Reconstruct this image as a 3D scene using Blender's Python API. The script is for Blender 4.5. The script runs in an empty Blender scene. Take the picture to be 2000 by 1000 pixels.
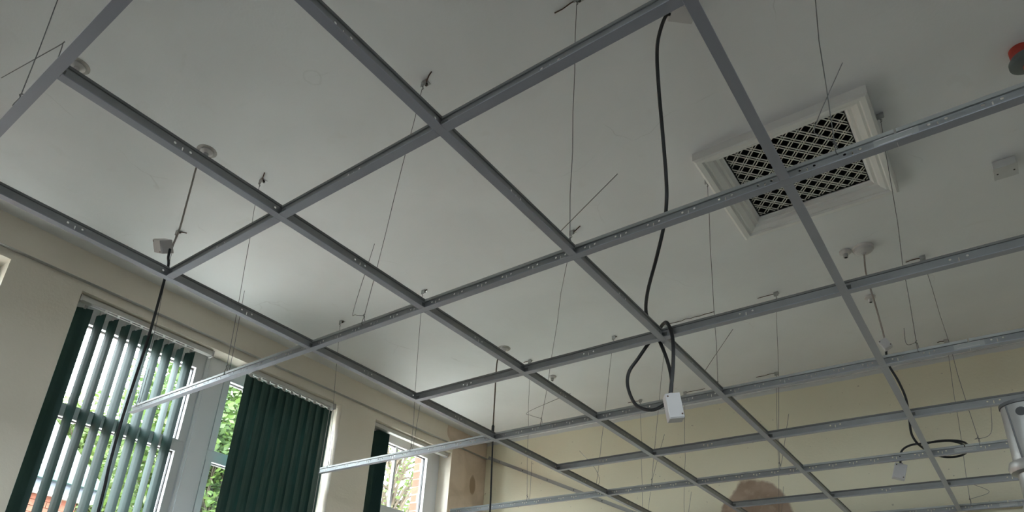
import bpy, bmesh, math, random
from mathutils import Vector, Matrix

# ------------------------------------------------------------------ scene, camera, light
scene = bpy.context.scene
col = scene.collection
Z0 = 2.80                      # height of the ceiling grid above the floor
HC = 1.07                      # solid ceiling above the grid
XW = -2.05                     # inner face of the window wall
YE = 4.88                      # inner face of the end wall


def Z(z):
    return z + Z0


cam_data = bpy.data.cameras.new('camera')
cam = bpy.data.objects.new('camera', cam_data)
col.objects.link(cam)
RX = Vector((0.79825387, 0.59936157, 0.05963605))
RY = Vector((-0.19796042, 0.35457716, -0.91383079))
RZ = Vector((-0.56886064, 0.71766339, 0.40169246))
m3 = Matrix((RX, -RY, -RZ)).transposed()
cam.matrix_world = Matrix.Translation((2.09604, -0.25918, Z(-1.17048))) @ m3.to_4x4()
cam_data.sensor_width = 36.0
cam_data.lens = 1346.9 / 2000 * 36.0
cam_data.shift_x = (1000 - 970.5) / 2000
cam_data.shift_y = (751.1 - 500) / 2000
cam_data.clip_start = 0.02
scene.camera = cam

SKY = 9.0
world = bpy.data.worlds.new('overcast_sky')
scene.world = world
world.use_nodes = True
bg = world.node_tree.nodes['Background']
bg.inputs[0].default_value = (0.91, 0.965, 1.03, 1)
bg.inputs[1].default_value = SKY

scene.view_settings.view_transform = 'Standard'
scene.view_settings.look = 'None'
scene.view_settings.gamma = 1.0
scene.view_settings.use_curve_mapping = False
scene.view_settings.exposure = 1.60
scene.cycles.use_denoising = True
scene.cycles.max_bounces = 10
scene.cycles.diffuse_bounces = 7
scene.cycles.transparent_max_bounces = 16
scene.cycles.caustics_reflective = False
scene.cycles.caustics_refractive = False

OPEN_TOP = Z(0.82)
OPEN_SILL = 0.95
OPENINGS = [(-0.45, 0.615), (0.995, 3.01), (3.376, 4.36)]
for a, b in OPENINGS:                       # daylight comes through the windows: sampling portals only
    ld = bpy.data.lights.new('daylight_portal', 'AREA')
    ld.shape = 'RECTANGLE'
    ld.size = OPEN_TOP - OPEN_SILL
    ld.size_y = b - a
    ld.cycles.is_portal = True
    lo = bpy.data.objects.new('daylight_portal', ld)
    lo.location = (-2.30, (a + b) / 2, (OPEN_TOP + OPEN_SILL) / 2)
    lo.rotation_euler = (0, math.radians(-90), 0)
    col.objects.link(lo)

for loc, rot, sx, sy in (((1.5, -3.62, 2.6), (math.radians(90), 0, 0), 2.2, 1.2), ((5.12, 1.0, 2.7), (0, math.radians(90), 0), 1.0, 0.8)):  # portals of the two added windows
    ld = bpy.data.lights.new('daylight_portal', 'AREA')
    ld.shape = 'RECTANGLE'
    ld.size, ld.size_y = sx, sy
    ld.cycles.is_portal = True
    lo = bpy.data.objects.new('daylight_portal', ld)
    lo.location, lo.rotation_euler = loc, rot
    col.objects.link(lo)


# ------------------------------------------------------------------ materials
def new_mat(name):
    m = bpy.data.materials.new(name)
    m.use_nodes = True
    nt = m.node_tree
    return m, nt, nt.nodes['Principled BSDF']


def mat(name, c, rough=0.6, metal=0.0, var=0.0, scale=8.0, bump=0.0, bscale=60.0, c2=None):
    m, nt, p = new_mat(name)
    p.inputs['Base Color'].default_value = (*c, 1)
    p.inputs['Roughness'].default_value = rough
    p.inputs['Metallic'].default_value = metal
    tc = nt.nodes.new('ShaderNodeTexCoord')
    if var > 0 or c2:
        n = nt.nodes.new('ShaderNodeTexNoise')
        n.inputs['Scale'].default_value = scale
        n.inputs['Detail'].default_value = 5
        nt.links.new(tc.outputs['Object'], n.inputs['Vector'])
        r = nt.nodes.new('ShaderNodeMapRange')
        r.inputs[1].default_value = 0.3
        r.inputs[2].default_value = 0.7
        nt.links.new(n.outputs['Fac'], r.inputs[0])
        mx = nt.nodes.new('ShaderNodeMix')
        mx.data_type = 'RGBA'
        k2 = c2 if c2 else tuple(max(0, v * (1 - var)) for v in c)
        mx.inputs[6].default_value = (*c, 1)
        mx.inputs[7].default_value = (*k2, 1)
        nt.links.new(r.outputs[0], mx.inputs[0])
        nt.links.new(mx.outputs[2], p.inputs['Base Color'])
    if bump > 0:
        n2 = nt.nodes.new('ShaderNodeTexNoise')
        n2.inputs['Scale'].default_value = bscale
        n2.inputs['Detail'].default_value = 4
        nt.links.new(tc.outputs['Object'], n2.inputs['Vector'])
        b = nt.nodes.new('ShaderNodeBump')
        b.inputs['Strength'].default_value = bump
        b.inputs['Distance'].default_value = 0.01
        nt.links.new(n2.outputs['Fac'], b.inputs['Height'])
        nt.links.new(b.outputs[0], p.inputs['Normal'])
    return m


class N:
    """tiny node-graph helper"""

    def __init__(s, nt):
        s.nt = nt

    def _in(s, sock, v):
        if isinstance(v, (int, float)):
            sock.default_value = v
        elif isinstance(v, tuple):
            sock.default_value = v
        else:
            s.nt.links.new(v, sock)

    def math(s, op, a, b=0.0, clamp=False):
        n = s.nt.nodes.new('ShaderNodeMath')
        n.operation = op
        n.use_clamp = clamp
        s._in(n.inputs[0], a)
        s._in(n.inputs[1], b)
        return n.outputs[0]

    def step(s, v, lo, hi):
        n = s.nt.nodes.new('ShaderNodeMapRange')
        n.interpolation_type = 'SMOOTHSTEP'
        s._in(n.inputs[0], v)
        n.inputs[1].default_value = lo
        n.inputs[2].default_value = hi
        return n.outputs[0]

    def noise(s, vec, scale, detail=4.0, dist=0.0):
        n = s.nt.nodes.new('ShaderNodeTexNoise')
        n.inputs['Scale'].default_value = scale
        n.inputs['Detail'].default_value = detail
        n.inputs['Distortion'].default_value = dist
        s.nt.links.new(vec, n.inputs['Vector'])
        return n.outputs['Fac']

    def mix(s, f, a, b):
        n = s.nt.nodes.new('ShaderNodeMix')
        n.data_type = 'RGBA'
        s._in(n.inputs[0], f)
        for i, v in ((6, a), (7, b)):
            if isinstance(v, tuple):
                n.inputs[i].default_value = (*v, 1)
            else:
                s.nt.links.new(v, n.inputs[i])
        return n.outputs[2]

    def xyz(s):
        tc = s.nt.nodes.new('ShaderNodeTexCoord')
        sp = s.nt.nodes.new('ShaderNodeSeparateXYZ')
        s.nt.links.new(tc.outputs['Object'], sp.inputs[0])
        return tc.outputs['Object'], sp.outputs[0], sp.outputs[1], sp.outputs[2]

    def bump(s, h, strength, dist=0.01):
        n = s.nt.nodes.new('ShaderNodeBump')
        n.inputs['Strength'].default_value = strength
        n.inputs['Distance'].default_value = dist
        s.nt.links.new(h, n.inputs['Height'])
        return n.outputs[0]


def plaster_colours(g, vec, darker=False):
    n = g.noise(vec, 5.0, 5, 0.6)
    n2 = g.noise(vec, 16.0, 4)
    if darker:  # darker browns for the end wall patch
        c = g.mix(g.step(n, 0.35, 0.65), (0.44, 0.325, 0.24), (0.34, 0.24, 0.17))
        return g.mix(g.math('MULTIPLY', g.step(n2, 0.52, 0.66), 0.55), c, (0.50, 0.38, 0.28))
    c = g.mix(g.step(n, 0.35, 0.65), (0.74, 0.60, 0.48), (0.62, 0.49, 0.375))
    return g.mix(g.math('MULTIPLY', g.step(n2, 0.55, 0.7), 0.35), c, (0.66, 0.54, 0.43))


def make_ceiling_mat():
    m, nt, p = new_mat('ceiling_paint')
    g = N(nt)
    vec, x, y, z = g.xyz()
    n = g.noise(vec, 1.6, 5, 0.4)
    c = g.mix(g.step(n, 0.3, 0.7), (0.80, 0.80, 0.795), (0.745, 0.745, 0.74))
    n2 = g.noise(vec, 7.0, 6, 0.8)
    c = g.mix(g.math('MULTIPLY', g.step(n2, 0.62, 0.75), 0.25), c, (0.68, 0.67, 0.64))
    # hairline cracks in the plaster
    v = nt.nodes.new('ShaderNodeTexVoronoi')
    v.feature = 'DISTANCE_TO_EDGE'
    v.inputs['Scale'].default_value = 0.9
    mp = nt.nodes.new('ShaderNodeVectorMath')
    mp.operation = 'ADD'
    nz = nt.nodes.new('ShaderNodeTexNoise')
    nz.inputs['Scale'].default_value = 5.0
    nt.links.new(vec, nz.inputs['Vector'])
    sc = nt.nodes.new('ShaderNodeVectorMath')
    sc.operation = 'SCALE'
    sc.inputs[3].default_value = 0.18
    nt.links.new(nz.outputs['Color'], sc.inputs[0])
    nt.links.new(vec, mp.inputs[0])
    nt.links.new(sc.outputs[0], mp.inputs[1])
    nt.links.new(mp.outputs[0], v.inputs['Vector'])
    crack = g.math('SUBTRACT', 1.0, g.step(v.outputs['Distance'], 0.0008, 0.0035))
    keep = g.step(g.noise(vec, 2.3, 2), 0.58, 0.66)
    c = g.mix(g.math('MULTIPLY', g.math('MULTIPLY', crack, keep), 0.24), c, (0.45, 0.43, 0.40))
    rx_ = g.math('SUBTRACT', x, 0.135)
    ry_ = g.math('SUBTRACT', y, 0.870)
    rd = g.math('POWER', g.math('ADD', g.math('MULTIPLY', rx_, rx_), g.math('MULTIPLY', ry_, ry_)), 0.5)
    rd = g.math('ADD', rd, g.math('MULTIPLY', g.math('SUBTRACT', g.noise(vec, 22.0, 3), 0.5), 0.03))
    ring = g.math('SUBTRACT', 1.0, g.step(g.math('ABSOLUTE', g.math('SUBTRACT', rd, 0.036)), 0.001, 0.007))
    c = g.mix(g.math('MULTIPLY', ring, 0.3), c, (0.62, 0.62, 0.60))
    nt.links.new(c, p.inputs['Base Color'])
    p.inputs['Roughness'].default_value = 0.55
    h = g.math('ADD', g.math('MULTIPLY', g.noise(vec, 90.0, 3), 0.25), g.math('MULTIPLY', g.noise(vec, 6.0, 4, 0.5), 0.6))
    nt.links.new(g.bump(h, 0.22, 0.012), p.inputs['Normal'])
    return m


def make_window_wall_mat():
    m, nt, p = new_mat('window_wall_paint')
    g = N(nt)
    vec, x, y, z = g.xyz()
    c = g.mix(g.step(g.noise(vec, 2.0, 4), 0.3, 0.7), (0.84, 0.77, 0.66), (0.80, 0.73, 0.62))
    # bare plaster strip beside the last window, up to the corner
    wob = g.math('MULTIPLY', g.math('SUBTRACT', g.noise(vec, 6.0, 3), 0.5), 0.07)
    flare = g.math('MULTIPLY', g.step(z, Z(0.86), Z(1.0)), 0.09)
    e = g.math('ADD', g.math('ADD', y, g.math('MULTIPLY', wob, g.step(z, Z(0.80), Z(0.86)))), flare)
    mask = g.math('MULTIPLY', g.step(e, 4.358, 4.366), g.step(x, XW - 0.01, XW - 0.004))
    pc = plaster_colours(g, vec)
    sy = g.math('DIVIDE', g.math('SUBTRACT', y, 4.695), 0.045)
    sz = g.math('DIVIDE', g.math('SUBTRACT', z, Z(0.59)), 0.10)
    rr = g.math('ADD', g.math('POWER', g.math('ABSOLUTE', sy), 2.0), g.math('POWER', g.math('ABSOLUTE', sz), 2.0))
    rr = g.math('ADD', rr, g.math('MULTIPLY', g.math('SUBTRACT', g.noise(vec, 12.0, 3), 0.5), 0.9))
    pc = g.mix(g.math('SUBTRACT', 0.85, g.math('MULTIPLY', g.step(rr, 0.6, 1.2), 0.85)), pc, (0.33, 0.22, 0.13))
    c = g.mix(mask, c, pc)
    nt.links.new(c, p.inputs['Base Color'])
    p.inputs['Roughness'].default_value = 0.6
    nt.links.new(g.bump(g.noise(vec, 70.0, 4), 0.15), p.inputs['Normal'])
    return m


def make_end_wall_mat():
    m, nt, p = new_mat('end_wall_paint')
    g = N(nt)
    vec, x, y, z = g.xyz()
    c = g.mix(g.step(g.noise(vec, 1.4, 4), 0.3, 0.7), (0.88, 0.83, 0.64), (0.85, 0.80, 0.615))
    # ceiling white carried a little way down the wall
    edge = g.math('ADD', z, g.math('MULTIPLY', g.math('SUBTRACT', g.noise(vec, 9.0, 4), 0.5), 0.02))
    c = g.mix(g.step(edge, Z(1.035), Z(1.042)), c, (0.74, 0.735, 0.70))
    # rounded bare-plaster patch
    dx = g.math('DIVIDE', g.math('SUBTRACT', x, 0.53), 0.31)
    dz = g.math('DIVIDE', g.math('SUBTRACT', z, Z(-0.35)), 0.72)
    r = g.math('ADD', g.math('POWER', g.math('ABSOLUTE', dx), 2.6), g.math('POWER', g.math('ABSOLUTE', dz), 2.6))
    r = g.math('ADD', r, g.math('MULTIPLY', g.math('SUBTRACT', g.noise(vec, 7.0, 4), 0.5), 0.55))
    c = g.mix(g.math('SUBTRACT', 1.0, g.step(r, 0.90, 1.04)), c, plaster_colours(g, vec, True))
    # small dents and plug holes
    sp = g.step(g.noise(vec, 38.0, 1), 0.775, 0.79)
    c = g.mix(g.math('MULTIPLY', sp, 0.5), c, (0.34, 0.30, 0.22))
    nt.links.new(c, p.inputs['Base Color'])
    p.inputs['Roughness'].default_value = 0.6
    nt.links.new(g.bump(g.noise(vec, 60.0, 4), 0.18), p.inputs['Normal'])
    return m


def make_brick_mat():
    m, nt, p = new_mat('brick_and_mortar')
    g = N(nt)
    vec, x, y, z = g.xyz()
    cm = nt.nodes.new('ShaderNodeCombineXYZ')
    nt.links.new(g.math('ADD', x, y), cm.inputs[0])
    nt.links.new(z, cm.inputs[1])
    b = nt.nodes.new('ShaderNodeTexBrick')
    b.inputs['Scale'].default_value = 1.0
    b.inputs['Brick Width'].default_value = 0.225
    b.inputs['Row Height'].default_value = 0.075
    b.inputs['Mortar Size'].default_value = 0.006
    b.inputs['Color1'].default_value = (0.21, 0.075, 0.045, 1)
    b.inputs['Color2'].default_value = (0.27, 0.10, 0.06, 1)
    b.inputs['Mortar'].default_value = (0.28, 0.25, 0.21, 1)
    nt.links.new(cm.outputs[0], b.inputs['Vector'])
    nt.links.new(b.outputs['Color'], p.inputs['Base Color'])
    p.inputs['Roughness'].default_value = 0.85
    nt.links.new(g.bump(b.outputs['Fac'], -0.4, 0.01), p.inputs['Normal'])
    return m


def make_glass():
    m, nt, p = new_mat('window_glass')
    nt.nodes.remove(p)
    out = nt.nodes['Material Output']
    t = nt.nodes.new('ShaderNodeBsdfTransparent')
    t.inputs[0].default_value = (0.93, 0.96, 0.95, 1)
    gl = nt.nodes.new('ShaderNodeBsdfGlossy')
    gl.inputs['Roughness'].default_value = 0.02
    mx = nt.nodes.new('ShaderNodeMixShader')
    mx.inputs[0].default_value = 0.04
    nt.links.new(t.outputs[0], mx.inputs[1])
    nt.links.new(gl.outputs[0], mx.inputs[2])
    nt.links.new(mx.outputs[0], out.inputs[0])
    return m


def make_leafy(name, c, c2, trans):
    m, nt, p = new_mat(name)
    out = nt.nodes['Material Output']
    g = N(nt)
    vec, x, y, z = g.xyz()
    colr = g.mix(g.step(g.noise(vec, 1.7, 3), 0.35, 0.65), c, c2)
    nt.links.new(colr, p.inputs['Base Color'])
    p.inputs['Roughness'].default_value = 0.6
    tr = nt.nodes.new('ShaderNodeBsdfTranslucent')
    nt.links.new(colr, tr.inputs[0])
    mx = nt.nodes.new('ShaderNodeMixShader')
    mx.inputs[0].default_value = trans
    nt.links.new(p.outputs[0], mx.inputs[1])
    nt.links.new(tr.outputs[0], mx.inputs[2])
    nt.links.new(mx.outputs[0], out.inputs[0])
    return m


M = {
    'ceiling': make_ceiling_mat(),
    'wwall': make_window_wall_mat(),
    'ewall': make_end_wall_mat(),
    'cream': mat('grey_wall_paint', (0.42, 0.42, 0.43), 0.6, var=0.06, scale=2, bump=0.12),
    'floor': mat('floor_vinyl', (0.13, 0.127, 0.124), 0.5, var=0.12, scale=3),
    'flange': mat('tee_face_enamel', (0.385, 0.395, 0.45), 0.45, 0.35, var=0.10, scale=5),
    'web': mat('galvanised_sheet', (0.36, 0.37, 0.375), 0.36, 0.92, var=0.14, scale=14),
    'bulb': mat('galvanised_bead', (0.46, 0.47, 0.46), 0.38, 0.85, var=0.14, scale=12),
    'bulb_shaded': mat('shaded_bead', (0.20, 0.20, 0.195), 0.5, 0.4, var=0.15, scale=12),  # cross-tee bead darkened in its colour to draw its shadow line
    'clip': mat('dull_clip_steel', (0.16, 0.16, 0.155), 0.5, 0.5),
    'slot': mat('dark_gap', (0.03, 0.03, 0.03), 0.8),
    'angle': mat('perimeter_angle_enamel', (0.50, 0.49, 0.47), 0.5, 0.25, var=0.08, scale=6),
    'screw': mat('screw_black', (0.04, 0.035, 0.03), 0.5, 0.4),
    'wire': mat('hanger_wire_steel', (0.17, 0.165, 0.16), 0.5, 0.5),
    'bracket': mat('zinc_bracket', (0.50, 0.50, 0.49), 0.35, 0.8, var=0.2, scale=60),
    'rust': mat('rusty_strand', (0.11, 0.06, 0.04), 0.8, 0.1, var=0.4, scale=80),
    'cable': mat('black_rubber_cable', (0.012, 0.012, 0.013), 0.5),
    'flex': mat('old_grey_flex', (0.36, 0.31, 0.28), 0.6, var=0.2, scale=30),
    'brownflex': mat('old_brown_flex', (0.17, 0.13, 0.10), 0.6, var=0.2, scale=30),
    'plastic': mat('white_plastic', (0.57, 0.55, 0.545), 0.4, var=0.05, scale=20),
    'oldplastic': mat('aged_white_plastic', (0.66, 0.62, 0.60), 0.45, var=0.12, scale=25),
    'dull': mat('dull_white_enamel', (0.60, 0.60, 0.59), 0.45, var=0.06, scale=20),
    'gloss': mat('white_gloss_timber', (0.80, 0.79, 0.76), 0.35, var=0.06, scale=9, bump=0.05, bscale=25),
    'lattice': mat('cream_lattice_metal', (0.72, 0.70, 0.63), 0.45, var=0.12, scale=30),
    'duct': mat('dark_recess_lining', (0.012, 0.012, 0.012), 0.9),  # near-black lining paints the dark depth behind the lattice
    'smudge': mat('glue_ring', (0.50, 0.465, 0.43), 0.7, var=0.3, scale=40),
    'upvc': mat('white_upvc', (0.80, 0.81, 0.83), 0.3, var=0.03, scale=4),
    'gasket': mat('black_gasket', (0.02, 0.02, 0.02), 0.6),
    'glass': make_glass(),
    'slat': make_leafy('green_blind_fabric', (0.020, 0.064, 0.056), (0.024, 0.072, 0.062), 0.10),
    'rail': mat('blind_rail_white', (0.62, 0.61, 0.58), 0.4, var=0.05, scale=10),
    'brickwall': make_brick_mat(),
    'brick': mat('red_brick', (0.24, 0.085, 0.05), 0.85, var=0.35, scale=9, bump=0.3, bscale=40),
    'mortar': mat('mortar', (0.42, 0.37, 0.31), 0.9, var=0.1),
    'slate': mat('roof_slate', (0.085, 0.09, 0.10), 0.6, var=0.3, scale=3),
    'gutter': mat('teal_gutter', (0.05, 0.105, 0.10), 0.4, var=0.05),
    'fascia': mat('blue_grey_fascia', (0.085, 0.10, 0.125), 0.5, var=0.05),
    'white': mat('white_soffit', (0.5, 0.5, 0.5), 0.5, var=0.03),
    'bark': mat('tree_bark', (0.13, 0.10, 0.07), 0.9, var=0.4, scale=12, bump=0.4, bscale=20),
    'leaf_a': make_leafy('light_green_leaves', (0.075, 0.125, 0.022), (0.045, 0.085, 0.018), 0.35),
    'leaf_b': make_leafy('yellow_green_leaves', (0.09, 0.13, 0.026), (0.055, 0.09, 0.02), 0.35),
    'grass': mat('pale_paving', (0.44, 0.44, 0.40), 0.9, c2=(0.52, 0.51, 0.48), scale=0.4),
    'dim_ground': mat('added_dark_ground', (0.05, 0.05, 0.05), 0.95, var=0.3, scale=2),
    'tube': mat('scuffed_galvanised_tube', (0.50, 0.50, 0.48), 0.36, 0.75, c2=(0.30, 0.29, 0.28), scale=7, bump=0.1, bscale=30),
    'tubedark': mat('dark_rubber_rim', (0.05, 0.05, 0.05), 0.6),
    'red': mat('red_enamel', (0.42, 0.035, 0.02), 0.45, var=0.25, scale=30),
    'greycap': mat('grey_moulded_plastic', (0.12, 0.14, 0.14), 0.45, var=0.1, scale=30),
}


# ------------------------------------------------------------------ mesh helpers
class MB:
    def __init__(s):
        s.v = []
        s.f = []

    def add(s, vs, fs):
        o = len(s.v)
        s.v += [tuple(v) for v in vs]
        s.f += [tuple(i + o for i in f) for f in fs]
        return s

    def box(s, x0, x1, y0, y1, z0, z1):
        vs = [(x0, y0, z0), (x1, y0, z0), (x1, y1, z0), (x0, y1, z0), (x0, y0, z1), (x1, y0, z1), (x1, y1, z1), (x0, y1, z1)]
        return s.add(vs, [(3, 2, 1, 0), (4, 5, 6, 7), (0, 1, 5, 4), (1, 2, 6, 5), (2, 3, 7, 6), (3, 0, 4, 7)])

    def hexa(s, b, t):
        """eight corners: bottom ring, top ring"""
        return s.add(list(b) + list(t), [(3, 2, 1, 0), (4, 5, 6, 7), (0, 1, 5, 4), (1, 2, 6, 5), (2, 3, 7, 6), (3, 0, 4, 7)])

    def bar(s, a, b, w, h, up=(0, 0, 1)):
        a = Vector(a); b = Vector(b)
        d = (b - a).normalized()
        sd = d.cross(Vector(up))
        if sd.length < 1e-6:
            sd = d.cross(Vector((1, 0, 0)))
        sd.normalize()
        u = sd.cross(d)
        q = [(-w / 2, -h / 2), (w / 2, -h / 2), (w / 2, h / 2), (-w / 2, h / 2)]
        return s.hexa([a + sd * i + u * j for i, j in q], [b + sd * i + u * j for i, j in q])

    def tube(s, pts, r, n=6, cap=True):
        pts = [Vector(p) for p in pts]
        if isinstance(r, (int, float)):
            r = [r] * len(pts)
        t0 = (pts[1] - pts[0]).normalized()
        ref = Vector((0, 0, 1)) if abs(t0.z) < 0.9 else Vector((1, 0, 0))
        nrm = (ref - t0 * ref.dot(t0)).normalized()
        o = len(s.v)
        for i, p in enumerate(pts):
            if i == 0:
                t = t0
            elif i == len(pts) - 1:
                t = (pts[i] - pts[i - 1]).normalized()
            else:
                t = ((pts[i + 1] - p).normalized() + (p - pts[i - 1]).normalized())
                t = t.normalized() if t.length > 1e-6 else (pts[i + 1] - p).normalized()
            nrm = nrm - t * nrm.dot(t)
            nrm.normalize()
            bn = t.cross(nrm)
            for k in range(n):
                a = 2 * math.pi * k / n
                s.v.append(tuple(p + (nrm * math.cos(a) + bn * math.sin(a)) * r[i]))
        for i in range(len(pts) - 1):
            for k in range(n):
                a = o + i * n + k
                b = o + i * n + (k + 1) % n
                s.f.append((a, b, b + n, a + n))
        if cap:
            s.f.append(tuple(o + k for k in reversed(range(n))))
            s.f.append(tuple(o + (len(pts) - 1) * n + k for k in range(n)))
        return s

    def lathe(s, prof, c=(0, 0, 0), n=20):
        """prof: (radius, z) list, turned about the vertical through c"""
        o = len(s.v)
        for r, z in prof:
            for k in range(n):
                a = 2 * math.pi * k / n
                s.v.append((c[0] + r * math.cos(a), c[1] + r * math.sin(a), c[2] + z))
        for i in range(len(prof) - 1):
            for k in range(n):
                a = o + i * n + k
                b = o + i * n + (k + 1) % n
                s.f.append((a, b, b + n, a + n))
        s.f.append(tuple(o + k for k in reversed(range(n))))
        s.f.append(tuple(o + (len(prof) - 1) * n + k for k in range(n)))
        return s

    def mesh(s, name, material, smooth=False, loc=(0, 0, 0)):
        me = bpy.data.meshes.new(name)
        l = loc
        me.from_pydata([(v[0] - l[0], v[1] - l[1], v[2] - l[2]) for v in s.v], [], s.f)
        bm = bmesh.new()
        bm.from_mesh(me)
        bmesh.ops.recalc_face_normals(bm, faces=bm.faces)
        bm.to_mesh(me)
        bm.free()
        me.materials.append(M[material])
        if smooth:
            for p in me.polygons:
                p.use_smooth = True
            me.set_sharp_from_angle(angle=math.radians(38))
        return me


def link(name, me, parent=None, loc=(0, 0, 0)):
    o = bpy.data.objects.new(name, me)
    col.objects.link(o)
    if parent:
        o.parent = parent
    o.location = loc
    return o


def tag(o, label=None, cat=None, group=None, kind=None):
    if label:
        o['label'] = label
    if cat:
        o['category'] = cat
    if group:
        o['group'] = group
    if kind:
        o['kind'] = kind
    return o


def empty(name, loc=(0, 0, 0), rz=0.0):
    o = bpy.data.objects.new(name, None)
    o.empty_display_size = 0.1
    col.objects.link(o)
    o.location = loc
    o.rotation_euler = (0, 0, rz)
    return o


def part(name, mb, material, parent, smooth=False, label=None):
    """mb holds world coordinates; the parent sits unrotated at its location (parents of parts included)"""
    l = Vector((0, 0, 0))
    p = parent
    while p:
        l += p.location
        p = p.parent
    o = link(name, mb.mesh(name, material, smooth, l), parent)
    if label:
        o['label'] = label
    return o


def struct(name, mb, material, label, cat):
    o = link(name, mb.mesh(name, material))
    return tag(o, label, cat, kind='structure')


def spline(pts, k=8):
    pts = [Vector(p) for p in pts]
    P = [pts[0] * 2 - pts[1]] + pts + [pts[-1] * 2 - pts[-2]]
    out = []
    for i in range(1, len(P) - 2):
        p0, p1, p2, p3 = P[i - 1:i + 3]
        for j in range(k):
            t = j / k
            out.append(0.5 * ((2 * p1) + (p2 - p0) * t + (2 * p0 - 5 * p1 + 4 * p2 - p3) * t * t + (3 * p1 - p0 - 3 * p2 + p3) * t ** 3))
    out.append(pts[-1])
    return out


def bevel_box_mesh(name, sx, sy, sz, r, material):
    bm = bmesh.new()
    bmesh.ops.create_cube(bm, size=1.0)
    for v in bm.verts:
        v.co = Vector((v.co.x * sx, v.co.y * sy, v.co.z * sz))
    bmesh.ops.bevel(bm, geom=bm.edges[:], offset=r, segments=2, affect='EDGES', profile=0.5)
    me = bpy.data.meshes.new(name)
    bm.to_mesh(me)
    bm.free()
    me.materials.append(M[material])
    return me


# ------------------------------------------------------------------ the room
XR, YF = 5.0, -3.5
ZC = Z(HC)
VX0, VX1, VY0, VY1 = 1.345, 1.847, 2.215, 2.725       # hole in the ceiling for the vent

b = MB().box(XW - 0.25, XR + 0.1, YF - 0.1, YE + 0.1, -0.12, 0.0)
struct('floor', b, 'floor', 'dark vinyl floor of the room', 'floor')  # floor kept dark to limit bounce onto the ceiling

b = MB()
xs = [XW - 0.25, VX0, VX1, XR + 0.1]
ys = [YF - 0.1, VY0, VY1, YE + 0.1]
for i in range(3):
    for j in range(3):
        if (i, j) != (1, 1):
            b.box(xs[i], xs[i + 1], ys[j], ys[j + 1], ZC, ZC + 0.10)
ceiling = struct('ceiling', b, 'ceiling', 'grey-white painted plaster ceiling above the metal grid', 'ceiling')

b = MB().box(XW - 0.25, XR + 0.1, YE, YE + 0.1, 0, ZC)
struct('wall_back', b, 'ewall', 'yellow-cream painted end wall with a bare plaster patch', 'wall')
FW_O, RW_O = (0.4, 2.6, 2.0, 3.2), (0.6, 1.4, 2.2, 3.2)     # unseen window added to each of these two walls to brighten the room
b = MB()
b.box(XW - 0.25, FW_O[0], YF - 0.1, YF, 0, ZC).box(FW_O[1], XR + 0.1, YF - 0.1, YF, 0, ZC)
b.box(FW_O[0], FW_O[1], YF - 0.1, YF, 0, FW_O[2]).box(FW_O[0], FW_O[1], YF - 0.1, YF, FW_O[3], ZC)
struct('wall_front', b, 'cream', 'grey painted wall behind the viewer', 'wall')
b = MB()
b.box(XR, XR + 0.1, YF, RW_O[0], 0, ZC).box(XR, XR + 0.1, RW_O[1], YE, 0, ZC)
b.box(XR, XR + 0.1, RW_O[0], RW_O[1], 0, RW_O[2]).box(XR, XR + 0.1, RW_O[0], RW_O[1], RW_O[3], ZC)
struct('wall_right', b, 'cream', 'grey painted wall opposite the windows', 'wall')


def pierced(mb, x0, x1, openings, z0, z1, ztop, zend, y0, y1):
    cur = y0
    for a, c in openings:
        mb.box(x0, x1, cur, a, z0, zend)
        mb.box(x0, x1, a, c, z0, z1)
        mb.box(x0, x1, a, c, ztop, zend)
        cur = c
    mb.box(x0, x1, cur, y1, z0, zend)
    return mb


wl = struct('wall_left', pierced(MB(), XW - 0.23, XW, OPENINGS, 0, OPEN_SILL, OPEN_TOP, ZC, YF, YE), 'wwall',
            'cream painted window wall with tall openings and a brown plaster strip', 'wall')
JB = 4.245                                              # outer brick jamb seen through the last window
outer = [(-0.39, 0.555), (1.055, 2.95), (3.436, JB)]
ol = part('outer_leaf', pierced(MB(), XW - 0.36, XW - 0.245, outer, -0.3, OPEN_SILL - 0.05, OPEN_TOP + 0.16, ZC + 0.3, YF, JB + 0.001),
          'brickwall', wl, label='red brick outer skin')
core = part('brick_core', MB().box(XW - 0.352, XW - 0.245, JB + 0.008, YE + 0.3, -0.3, ZC + 0.3), 'mortar', wl)
# the bricks of that jamb, one by one
b_s = MB().box(-0.054, 0.054, 0, 0.1025, 0, 0.065).mesh('brick', 'brick')
b_l = MB().box(-0.054, 0.054, 0, 0.215, 0, 0.065).mesh('brick', 'brick')
random.seed(4)
for k in range(40):
    z = OPEN_SILL - 0.05 + k * 0.075
    if z > Z(0.95):
        break
    me = b_l if k % 2 else b_s
    link('brick', me, wl, (XW - 0.304 + random.uniform(-.002, .002), JB + random.uniform(-.002, .003), z))

# perimeter angle on the window wall, level, and the raked one on the end wall
SCREWS = [(0.58), 0.719, 0.953, 1.312, 1.656, 2.005, 2.39, 2.775, 3.269, 3.682, 4.092, 4.559]
ta = tag(empty('trim_1', (XW, 0, Z(0.89))), 'grey metal perimeter angle running level along the window wall', 'trim', kind='structure')
y0, y1 = -3.4, YE - 0.005


def zt(y):
    return Z(0.888 + (y - 0.5) * 0.0068)


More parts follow.
